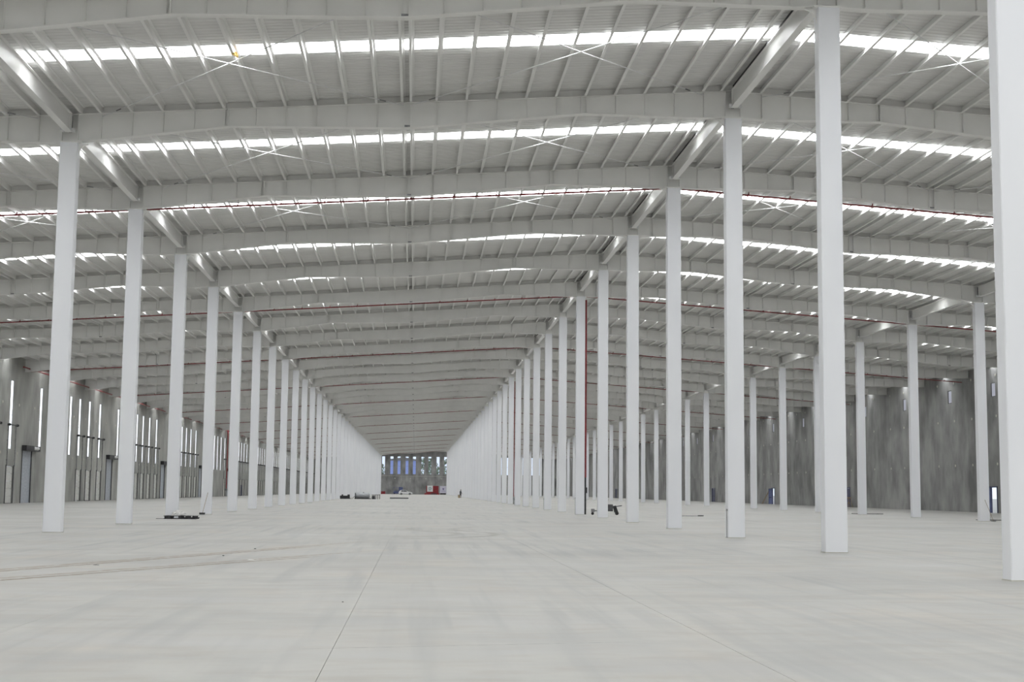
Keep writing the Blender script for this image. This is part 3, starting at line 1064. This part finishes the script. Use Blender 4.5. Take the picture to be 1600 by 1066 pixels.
# --- far wall
fx = [-11.8, -8.73, -6.08, -3.14, -0.42, 2.65, 5.25, 8.3, 11.1]
fx = [x for x in fx]
extra = [x for x in [-11.8 - 2.9 * k for k in range(1, 9)] if x > WL + 1] + [11.1 + 2.9 * k for k in range(1, 15) if 11.1 + 2.9 * k < WR - 1]
allx = sorted(fx + extra)
FW = 0.58
wfar = empty('wall_far', kind='structure')
edges = [WL]
x = WL + 2.2
gridx = sorted([JX + 0.2 + 5.85 * k for k in range(-7, 10)])
gridx = [x for x in gridx if WL + 1 < x < WR - 1]
edges = [WL] + gridx + [WR]
hz = [(x - FW, x + FW, 7.35, 13.9) for x in allx]
hz = [h for h in hz if h[3] < deck((h[0] + h[1]) / 2) - 0.3]
allx = [(h[0] + h[1]) / 2 for h in hz]
for a, c in zip(edges, edges[1:]):
    mb = panel_mesh(a, c, 0.0, lambda u: 6.66, [])
    mb.v = [(u, YEND + d, z) for (u, d, z) in mb.v]
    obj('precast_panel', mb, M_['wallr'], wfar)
    segs = [a, c] if not (a < XRC < c) else [a, XRC, c]
    for a2, c2 in zip(segs, segs[1:]):
        hs = [h for h in hz if h[1] > a2 and h[0] < c2]
        mb = panel_mesh(a2, c2, 6.72, deck, hs)
        mb.v = [(u, YEND + d, z) for (u, d, z) in mb.v]
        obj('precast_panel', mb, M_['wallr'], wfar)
mb = MB().box(WL, WR, YEND - 0.12, YEND + 0.2, 6.64, 6.74)
obj('ledge', mb, M_['anchor'], wfar)['label'] = 'pale ledge below the high windows'
for x in (-7.5, -1.8, 3.9, 9.6, -13.2, 15.3):
    obj('grout_plug', MB().box(x - 0.22, x + 0.22, YEND - 0.04, YEND + 0.05, 5.65, 5.95), M_['anchor'], wfar)
wff = MB()
for a, c, s, t in ((-FW, -FW + 0.06, 7.35, 13.9), (FW - 0.06, FW, 7.35, 13.9), (-FW, FW, 7.35, 7.41), (-FW, FW, 13.84, 13.9), (-FW, FW, 10.3, 10.35)):
    wff.box(a, c, 0.1, 0.16, s, t)
wff_me = wff.mesh('window_frame'); wff_me.materials.append(M_['galv'])
wpf_me = MB().box(-FW + 0.06, FW - 0.06, 0.125, 0.135, 7.41, 13.84).mesh('pane'); wpf_me.materials.append(M_['glass'])
for x in allx:
    wn += 1
    wd = empty('window_%d' % wn, (x, YEND, 0), kind='structure')
    link('window_frame', wff_me, wd); link('pane', wpf_me, wd)

# ------------------------------------------------------------------ outside, seen through the far windows
bl = empty('warehouse', (-5.2, YEND + 60, 0), 'blue clad building seen through the far windows', 'building')
mb = MB().box(-7.0, 7.2, 0, 20, 3.2, 13.6)
obj('cladding', mb, M_['blueclad'], bl)
obj('plinth', MB().box(-7.0, 7.2, -0.02, 20, 0, 3.2), M_['banner'], bl)
mb = MB()
mb.prism([(-7.4, 13.6), (7.6, 13.6), (7.6, 13.9), (0.1, 15.0), (-7.4, 13.9)], 'y', -0.4, 20.4)
obj('roof', mb, M_['galv'], bl)
for q, (x, y, h, lab) in enumerate(((-14.0, 45, 12.5, 'green tree outside the leftmost far window'), (4.0, 50, 15.5, 'green tree outside right of the blue building'),
                                    (6.6, 42, 15.2, 'green tree outside the seventh far window'), (12.6, 46, 14.6, 'green tree outside the rightmost far window'),
                                    (10.0, 62, 12.0, 'low green tree outside the eighth far window'))):
    t = empty('tree', (x, YEND + y, 0), lab, 'tree', 'trees outside the far wall')
    obj('trunk', MB().tube([(0, 0, 0), (0.1, 0, h * 0.35), (0, 0.1, h * 0.7)], 0.2, 8, rs=[0.25, 0.18, 0.08]), M_['bark'], t)
    rnd = random.Random(q)
    mb = MB()
    for k in range(420):
        th, u = rnd.uniform(0, 6.283), rnd.uniform(-1, 1)
        rr = rnd.uniform(0.5, 1.0) * 2.6
        ct = Vector((math.sqrt(1 - u * u) * math.cos(th) * rr, math.sqrt(1 - u * u) * math.sin(th) * rr, h * 0.62 + u * h * 0.38 * rnd.uniform(0.7, 1)))
        a = Vector((rnd.uniform(-1, 1), rnd.uniform(-1, 1), rnd.uniform(-1, 1))).normalized() * 0.42
        b2 = a.cross(Vector((rnd.uniform(-1, 1), rnd.uniform(-1, 1), rnd.uniform(-1, 1))).normalized()).normalized() * 0.32
        mb.add([ct - a, ct + b2, ct + a, ct - b2], [(0, 1, 2, 3)])
    me = mb.mesh('crown'); me.materials.append(M_['leaf'])
    link('crown', me, t)['kind'] = 'stuff'

# ------------------------------------------------------------------ things on the floor
# low black pallet-like frame with crumpled film, beside the third left column
p = empty('pallet', (-11.93, 73.05, 0), 'black plastic pallet lying flat by the third left aisle column', 'pallet')
for k in range(7):
    obj('deck_board', MB().box(-0.84 + k * 0.245, -0.84 + k * 0.245 + 0.15, -0.5, 0.5, 0.145, 0.17), M_['black'], p)
for yv in (-0.45, 0.0, 0.45):
    obj('skid', MB().box(-0.84, 0.80, yv - 0.06, yv + 0.06, 0.0, 0.03), M_['black'], p)
    for xv in (-0.72, -0.55, -0.02, 0.33, 0.68):
        obj('block', MB().box(xv - 0.07, xv + 0.07, yv - 0.06, yv + 0.06, 0.03, 0.145), M_['black'], p)
obj('loose_strap', MB().box(0.2, 0.98, -0.56, -0.51, 0.05, 0.10).box(-1.25, -0.84, -0.3, -0.26, 0.0, 0.02), M_['black'], p)


def blob(rx, ry, rz, seed, amp=0.35, seg=14, rings=8):
    rnd = random.Random(seed)
    vs = []; fs = []
    for j in range(rings + 1):
        ph = math.pi / 2 * j / rings
        for k in range(seg):
            th = 2 * math.pi * k / seg
            r = 1 + rnd.uniform(-amp, amp) * (0.4 + 0.6 * math.sin(2 * ph))
            vs.append((rx * math.cos(ph) * math.cos(th) * r, ry * math.cos(ph) * math.sin(th) * r, max(0, rz * math.sin(ph) * (1 + rnd.uniform(-amp, amp) * 0.6))))
    for j in range(rings):
        for k in range(seg):
            a, b3 = j * seg + k, j * seg + (k + 1) % seg
            fs.append((a, b3, b3 + seg, a + seg))
    fs.append(tuple(range(seg)))
    return MB().add(vs, fs)


o = obj('plastic_film', blob(0.36, 0.25, 0.24, 3), M_['film'], None, (-12.12, 73.15, 0.171))
tag(o, 'heap of crumpled white plastic film on the black pallet', 'plastic film')

bm_ = empty('broom', (-12.95, 86.9, 0), 'push broom leaning on the fourth left aisle column', 'broom')
obj('head', MB().box(-0.17, 0.17, -0.05, 0.05, 0.06, 0.12), M_['black'], bm_)
obj('bristles', MB().prism([(-0.05, 0.06), (0.05, 0.06), (0.07, 0.0), (-0.07, 0.0)], 'x', -0.165, 0.165), M_['black'], bm_)
obj('handle', MB().tube([(0.02, 0, 0.11), (0.22, 0.55, 1.32)], 0.014, 8), M_['wood'], bm_)
bm_.location = (-12.72, 85.85 + 0.0, 0)
bm_.location.y = YF(7) - CD / 2 - 0.62

# walk-behind machine behind the sixth right column
m = empty('floor_saw', (13.25, 97.0, 0), 'small dark walk-behind floor machine past the sixth right aisle column', 'machine')
obj('engine', MB().box(-0.05, 0.50, -0.24, 0.24, 0.30, 0.74).box(0.46, 0.56, -0.05, 0.05, 0.46, 0.62), M_['darkframe'], m, bevel=0.02)
obj('frame', MB().box(-0.9, 0.5, -0.2, -0.15, 0.26, 0.31).box(-0.9, 0.5, 0.15, 0.2, 0.26, 0.31).box(-0.45, -0.38, -0.2, 0.2, 0.22, 0.36), M_['black'], m)
obj('belt_guard', MB().prism([(0.52, 0.62), (0.72, 0.66), (0.90, 0.16), (0.78, 0.06), (0.62, 0.2)], 'y', -0.12, 0.12), M_['black'], m)
obj('handle', MB().tube([(0.4, 0.18, 0.5), (0.75, 0.18, 0.6), (1.12, 0.18, 0.66)], 0.02, 8).tube([(0.4, -0.18, 0.5), (0.75, -0.18, 0.6), (1.12, -0.18, 0.66)], 0.02, 8)
    .tube([(1.12, -0.2, 0.66), (1.12, 0.2, 0.66)], 0.022, 8), M_['black'], m)
for (xv, yv) in ((0.0, -0.26), (0.0, 0.26), (0.8, 0.0)):
    obj('wheel', MB().tube([(xv, yv - 0.03, 0.13), (xv, yv + 0.03, 0.13)], 0.13, 16), M_['black'], m)
obj('water_tank', MB().tube([(-0.9, -0.15, 0.2), (-0.9, -0.15, 0.42)], 0.13, 12), M_['galv'], m)
obj('front_wheel', MB().tube([(-0.9, -0.03, 0.1), (-0.9, 0.03, 0.1)], 0.1, 14), M_['black'], m)

r = empty('iron_bar', (18.9, 94.9, 0), 'thin dark bar lying on the floor right of the fifth right aisle column', 'bar')
obj('bar', MB().tube([(-0.8, -0.3, 0.02), (0.85, 0.3, 0.02)], 0.018, 8), M_['galv'], r)
obj('claw', MB().prism([(0.45, 0.1), (0.75, 0.16), (0.9, 0.32), (0.6, 0.3)], 'z', 0.0, 0.07), M_['darkframe'], r)

for (x0, x1, y, lab) in ((35.9, 38.4, 113.1, 'thin dark board lying at the foot of the third outer right column'),
                         (36.6, 40.0, 89.2, 'thin dark board lying beside the nearest outer right column')):
    b = empty('board', ((x0 + x1) / 2, y, 0), lab, 'board')
    h = (x1 - x0) / 2
    obj('sheet', MB().prism([(-h, -0.35), (h, -0.25), (h, 0.3), (-h, 0.25)], 'z', 0.012, 0.05), M_['darkframe'], b)
    obj('batten', MB().box(-h * 0.7, -h * 0.6, -0.25, 0.22, 0.0, 0.012).box(h * 0.6, h * 0.7, -0.2, 0.22, 0.0, 0.012), M_['wood'], b)
s_ = empty('rake', (XRR + 0.05, YF(7) - CD / 2 - 0.45, 0), 'thin pole tool leaning on the nearest outer right column', 'tool')
obj('pole', MB().tube([(0.3, 0, 0.03), (-0.05, 0.42, 1.35)], 0.013, 8), M_['wood'], s_)
obj('head', MB().box(0.15, 0.45, -0.03, 0.03, 0.0, 0.05), M_['galv'], s_)

# ladder against the right wall beside the open door
ld = empty('ladder', (WR - 0.75, 213.4, 0), 'dark ladder leaning on the right wall beside an open blue door', 'ladder')
for sy in (-0.2, 0.2):
    obj('rail', MB().tube([(-0.1, 0.5 + sy, 0.0), (0.68, -1.6 + sy, 2.4)], 0.035, 6), M_['wood'], ld)
for k in range(8):
    t = (k + 0.7) / 8.5
    obj('rung', MB().tube([(-0.1 + 0.78 * t, 0.3 - 2.1 * t, 2.4 * t), (-0.1 + 0.78 * t, 0.7 - 2.1 * t, 2.4 * t)], 0.02, 6), M_['wood'], ld)
# wooden trestle beside the other door
tr = empty('trestle', (WR - 0.8, 170.6, 0), 'small wooden trestle standing by the right wall', 'trestle')
obj('top', MB().box(-0.15, 0.15, -0.55, 0.55, 1.15, 1.25), M_['wood'], tr)
for sx in (-1, 1):
    for sy in (-1, 1):
        obj('leg', MB().tube([(sx * 0.08, sy * 0.4, 1.15), (sx * 0.3, sy * 0.55, 0.0)], 0.035, 6), M_['wood'], tr)
obj('stretcher', MB().box(-0.03, 0.03, -0.46, 0.46, 0.5, 0.58), M_['wood'], tr)

# far group: black generator, horizontal tank, work table
gz = empty('generator', (-11.75, 237.0, 0), 'low black generator standing left of the steel tank', 'machine')
obj('body', MB().box(-0.82, 0.82, -0.4, 0.4, 0.08, 0.55), M_['black'], gz, bevel=0.04)
obj('hood', MB().box(-0.55, -0.3, -0.3, 0.3, 0.55, 0.74).box(0.42, 0.8, -0.3, 0.3, 0.55, 0.74), M_['black'], gz, bevel=0.03)
obj('skid', MB().box(-0.8, 0.98, -0.42, -0.34, 0.0, 0.08).box(-0.8, 0.98, 0.34, 0.42, 0.0, 0.08), M_['black'], gz)
tk = empty('tank', (-8.75, 237.0, 0), 'horizontal grey steel tank on a black skid', 'tank')
tb = MB().tube([(-1.22, 0, 0.57), (-1.1, 0, 0.57), (1.0, 0, 0.57), (1.16, 0, 0.57)], 0.48, 20, rs=[0.36, 0.48, 0.48, 0.3])
obj('shell', tb, M_['tank'], tk, smooth=False)
obj('end_ring', MB().tube([(-1.34, 0, 0.55), (-1.2, 0, 0.55)], 0.5, 20), M_['black'], tk)
obj('filler', MB().tube([(0.1, 0, 1.03), (0.1, 0, 1.14)], 0.09, 12), M_['darkframe'], tk)
obj('skid', MB().box(-1.4, 1.35, -0.4, -0.3, 0.0, 0.1).box(-1.4, 1.35, 0.3, 0.4, 0.0, 0.1), M_['black'], tk)
obj('drawbar', MB().tube([(-1.35, 0, 0.5), (-1.7, 0, 0.08), (-1.95, 0, 0.05)], 0.03, 8), M_['black'], tk)
wt = empty('work_table', (-6.55, 237.0, 0), 'dark steel work table right of the tank', 'table')
obj('top', MB().box(-0.75, 0.72, -0.35, 0.35, 0.70, 0.76), M_['black'], wt)
for xv in (-0.02, 0.28, 0.62):
    for yv in (-0.3, 0.3):
        obj('leg', MB().box(xv - 0.04, xv + 0.04, yv - 0.03, yv + 0.03, 0.0, 0.7), M_['black'], wt)
obj('compressor', MB().tube([(-0.68, -0.2, 0.34), (-0.15, -0.2, 0.34)], 0.3, 14).box(-0.7, -0.1, -0.3, 0.1, 0, 0.1), M_['darkframe'], wt)
sl = empty('steel_plate', (-2.9, 256.0, 0), 'flat stack of dark steel bars on the floor before the white car', 'steel stack')
for k in range(6):
    obj('bar', MB().box(-1.65 + 0.05 * (k % 2), 1.6 + 0.06 * (k % 3), -0.6 + 0.21 * k, -0.43 + 0.21 * k, 0.0, 0.16 + 0.02 * (k % 3)), M_['darkframe'], sl)

# car
car = empty('car', (-3.1, 456.0, 0), 'small white hatchback parked near the far wall', 'car')
prof = [(-2.2, 0.45), (-2.25, 0.75), (-2.1, 1.05), (-1.75, 1.42), (-1.2, 1.56), (-0.1, 1.55), (0.35, 1.42), (0.95, 1.05), (1.9, 0.9), (2.25, 0.68), (2.3, 0.42), (2.2, 0.28), (-2.1, 0.28)]
obj('body', MB().prism(prof, 'y', -0.86, 0.86), M_['carpaint'], car, bevel=0.06)
for sy in (-1, 1):
    gy = sorted((sy * 0.865, sy * 0.875))
    for gp in ([(-1.45, 1.08), (-1.35, 1.38), (-0.75, 1.42), (-0.75, 1.06)], [(-0.68, 1.06), (-0.68, 1.42), (-0.15, 1.42), (0.2, 1.34), (0.7, 1.06)]):
        obj('side_window', MB().prism(gp, 'y', gy[0], gy[1]), M_['darkglass'], car)
    for xv in (-1.35, 1.4):
        wy = sorted((sy * 0.70, sy * 0.89))
        wh = obj('wheel', MB().tube([(xv, wy[0], 0.33), (xv, wy[1], 0.33)], 0.34, 20), M_['black'], car)
        ry = sorted((sy * 0.89, sy * 0.90))
        obj('rim', MB().tube([(xv, ry[0], 0.33), (xv, ry[1], 0.33)], 0.2, 14), M_['tank'], wh)
    obj('headlight', MB().box(2.05, 2.27, sorted((sy * 0.6, sy * 0.8))[0], sorted((sy * 0.6, sy * 0.8))[1], 0.66, 0.8), M_['tank'], car)
obj('windscreen', MB().prism([(0.42, 1.40), (0.95, 1.07), (0.97, 1.09), (0.44, 1.43)], 'y', -0.7, 0.7), M_['darkglass'], car)
obj('rear_window', MB().prism([(-2.1, 1.08), (-1.78, 1.42), (-1.80, 1.44), (-2.12, 1.1)], 'y', -0.7, 0.7), M_['darkglass'], car)

# scissor lift
lf = empty('scissor_lift', (-6.3, 505.0, 0), 'blue scissor lift behind the white car', 'lift')
obj('chassis', MB().box(-1.5, 1.2, -0.6, 0.6, 0.25, 0.95), M_['liftblue'], lf, bevel=0.04)
for xv in (-1.1, 0.8):
    for yv in (-0.62, 0.5):
        obj('wheel', MB().tube([(xv, yv, 0.25), (xv, yv + 0.12, 0.25)], 0.25, 14), M_['black'], lf)
obj('platform', MB().box(-1.5, 1.2, -0.6, 0.6, 1.25, 1.35), M_['liftblue'], lf)
for xv in (-1.48, -0.2, 1.18):
    obj('guard_post', MB().box(xv - 0.03, xv + 0.03, -0.6, -0.55, 1.35, 2.5), M_['liftblue'], lf)
    obj('guard_post', MB().box(xv - 0.03, xv + 0.03, 0.55, 0.6, 1.35, 2.5), M_['liftblue'], lf)
obj('guard_rail', MB().box(-1.5, 1.2, -0.6, -0.56, 2.44, 2.5).box(-1.5, 1.2, 0.56, 0.6, 2.44, 2.5), M_['liftblue'], lf)
obj('scissor_arm', MB().tube([(-1.2, 0, 0.95), (0.9, 0, 1.25)], 0.06, 6).tube([(0.9, 0.1, 0.95), (-1.2, 0.1, 1.25)], 0.06, 6), M_['liftblue'], lf)
obj('control_box', MB().box(0.4, 1.9, -0.5, 0.5, 1.36, 2.6), M_['liftblue'], lf)

# red container with banner, lilac cabin
ct = empty('container', (6.9, 509.5, 0), 'dark red site container with a white banner by the far wall', 'container')
obj('body', MB().box(-2.9, 1.55, -1.1, 1.1, 0.5, 3.15), M_['containerred'], ct)
mb = MB()
for k in range(18): mb.box(-2.85 + k * 0.245, -2.73 + k * 0.245, -1.14, -1.1, 0.7, 3.05)
o = obj('ribs', mb, M_['containerred'], ct); o['kind'] = 'stuff'
obj('base_frame', MB().box(-3.5, 1.9, -1.15, 1.1, 0.0, 0.5), M_['containerred'], ct)
obj('opening', MB().box(-1.2, 0.9, -1.17, -1.15, 0.08, 0.42), M_['darkframe'], ct)
bn = obj('banner', MB().box(-2.55, -0.5, -1.2, -1.14, 1.05, 3.25), M_['banner'], ct)
bn['label'] = 'white banner with a teal emblem'
eb = MB()
for r0, z0 in ((0.62, 0), ):
    for k in range(6):
        a0, a1 = 2 * math.pi * k / 6, 2 * math.pi * (k + 0.62) / 6
        eb.add([(-1.52 + 0.18 * math.cos(a0), -1.215, 2.15 + 0.18 * math.sin(a0)), (-1.52 + r0 * math.cos(a0), -1.215, 2.15 + r0 * math.sin(a0)),
                (-1.52 + r0 * math.cos(a1), -1.215, 2.15 + r0 * math.sin(a1)), (-1.52 + 0.18 * math.cos(a1), -1.215, 2.15 + 0.18 * math.sin(a1))], [(0, 1, 2, 3)])
eb.box(-2.1, -0.95, -1.22, -1.205, 1.3, 1.36)
obj('emblem', eb, M_['teal'], bn)
cb = empty('cabin', (10.1, 509.5, 0), 'pale lilac cabin with a purple emblem beside the red container', 'cabin')
obj('body', MB().box(-1.15, 1.15, -1.1, 1.1, 0.55, 3.15), M_['lilac'], cb, bevel=0.03)
obj('chassis', MB().box(-1.0, 1.0, -1.0, 1.0, 0.1, 0.55), M_['black'], cb)
for xv in (-0.7, 0.7):
    obj('wheel', MB().tube([(xv, -1.05, 0.25), (xv, -0.9, 0.25)], 0.25, 14), M_['black'], cb)
eb = MB()
poly = []
for k in range(12):
    a = math.pi / 2 + 2 * math.pi * k / 12; rr = 0.5 if k % 2 == 0 else 0.24
    poly.append((0.1 + rr * math.cos(a), 2.05 + rr * math.sin(a)))
eb.prism(poly, 'y', -1.13, -1.1)
eb.box(-0.6, 0.8, -1.12, -1.1, 1.3, 1.4)
obj('emblem', eb, M_['purple'], cb)
bx = empty('crate', (-11.5, 508.0, 0), 'small dark red crate at the foot of the far wall, left side', 'crate')
obj('box', MB().box(-0.75, 0.75, -0.5, 0.5, 0.08, 0.95), M_['containerred'], bx, bevel=0.02)
obj('lid', MB().box(-0.8, 0.8, -0.55, 0.55, 0.95, 1.03), M_['containerred'], bx)
obj('feet', MB().box(-0.7, -0.5, -0.5, 0.5, 0, 0.08).box(0.5, 0.7, -0.5, 0.5, 0, 0.08), M_['black'], bx)

# person by the right row, far off
def person(x, y, rz, label):
    joints = [  # x, y(forward -), z, radius
        (0, 0, 0.95, 0.15), (0, 0, 1.15, 0.145), (0, -0.02, 1.36, 0.17), (0, -0.03, 1.47, 0.07), (0, -0.05, 1.55, 0.06), (0, -0.07, 1.64, 0.095), (0, -0.06, 1.73, 0.085),
        (0.1, 0, 0.88, 0.1), (0.12, -0.04, 0.5, 0.068), (0.12, 0.02, 0.1, 0.045), (0.13, -0.12, 0.045, 0.04),
        (-0.1, 0, 0.88, 0.1), (-0.12, 0.03, 0.5, 0.068), (-0.12, 0.06, 0.1, 0.045), (-0.13, -0.08, 0.045, 0.04),
        (0.2, -0.02, 1.4, 0.065), (0.27, -0.02, 1.12, 0.048), (0.22, -0.2, 0.95, 0.036), (0.2, -0.28, 0.9, 0.034),
        (-0.2, -0.02, 1.4, 0.065), (-0.27, -0.02, 1.12, 0.048), (-0.22, -0.2, 0.95, 0.036), (-0.2, -0.28, 0.9, 0.034)]
    edges = [(0, 1), (1, 2), (2, 3), (3, 4), (4, 5), (5, 6), (0, 7), (7, 8), (8, 9), (9, 10), (0, 11), (11, 12), (12, 13), (13, 14),
             (2, 15), (15, 16), (16, 17), (17, 18), (2, 19), (19, 20), (20, 21), (21, 22)]
    root = empty('person', (x, y, 0), label, 'person', rot=(0, 0, rz))
    me = bpy.data.meshes.new('body')
    me.from_pydata([j[:3] for j in joints], edges, [])
    o = link('body', me, root)
    sk = o.modifiers.new('skin', 'SKIN')
    for k, j in enumerate(joints):
        me.skin_vertices[0].data[k].radius = (j[3] * 1.2, j[3] * 1.05)
    me.skin_vertices[0].data[0].use_root = True
    ss = o.modifiers.new('sub', 'SUBSURF'); ss.levels = 1; ss.render_levels = 1
    me.materials.append(M_['cloth'])
    obj('hair', blob(0.105, 0.12, 0.12, 5, 0.05), M_['hair'], root, (0, -0.05, 1.69))
    fc = MB().box(-0.06, 0.06, -0.175, -0.14, 1.57, 1.72)
    fc.prism([(-0.17, 1.66), (-0.2, 1.62), (-0.17, 1.61)], 'x', -0.012, 0.012)
    obj('face', fc, M_['skin'], root, bevel=0.015)
    for sx in (-1, 1):
        h = MB().box(sx * 0.2 - 0.035, sx * 0.2 + 0.035, -0.37, -0.28, 0.875, 0.9)
        for k in range(4):
            fx_ = sx * 0.2 - 0.03 + k * 0.02
            h.tube([(fx_, -0.365, 0.888), (fx_, -0.41, 0.885), (fx_, -0.44, 0.865)], 0.008, 6)
        h.tube([(sx * 0.2 - sx * 0.03, -0.31, 0.888), (sx * 0.2 - sx * 0.065, -0.36, 0.88)], 0.009, 6)
        obj('hand', h, M_['skin'], root)
    return root


person(9.72, 300.0, 0.9, 'person in dark clothes standing far off beside the right aisle columns')
bx = empty('tool_box', (9.38, 299.5, 0), 'brown box on the floor beside the distant person', 'box')
obj('case', MB().box(-0.22, 0.22, -0.2, 0.2, 0, 0.62), M_['wood'], bx, bevel=0.02)
obj('lid', MB().box(-0.24, 0.24, -0.22, 0.22, 0.62, 0.68), M_['wood'], bx)

# yellow scrap caught under the nearest rooflight
o = obj('foam_scrap', blob(0.13, 0.09, 0.12, 9, 0.4, 10, 6), M_['yellow'], None, (-6.0, YF(3) + SKY0 + 0.18, deck(-6.0) - 0.30))
o.rotation_euler = (0.3, 0.5, 0.2)
tag(o, 'small yellow scrap stuck under the nearest rooflight strip', 'scrap')

# grit and litter on the open floor
for q, (x, y, sx, sy, sz, mt_, lab) in enumerate((
        (-4.2, 37.6, 0.03, 0.02, 0.018, 'black', 'tiny dark stone by the upper wheel track on the floor'),
        (-4.5, 33.7, 0.025, 0.02, 0.016, 'black', 'tiny dark stone between the two wheel tracks'),
        (-6.5, 29.4, 0.06, 0.025, 0.01, 'black', 'small black strip of litter on the lower wheel track'),
        (-3.65, 31.9, 0.08, 0.05, 0.012, 'film', 'small white scrap of paper on the open floor'),
        (-1.0, 20.2, 0.014, 0.011, 0.009, 'black', 'tiny dark pebble left of the floor joint'))):
    o = obj('litter', blob(sx, sy, sz, 20 + q, 0.3, 9, 4), M_[mt_], None, (x, y, 0.0))
    tag(o, lab, 'litter')
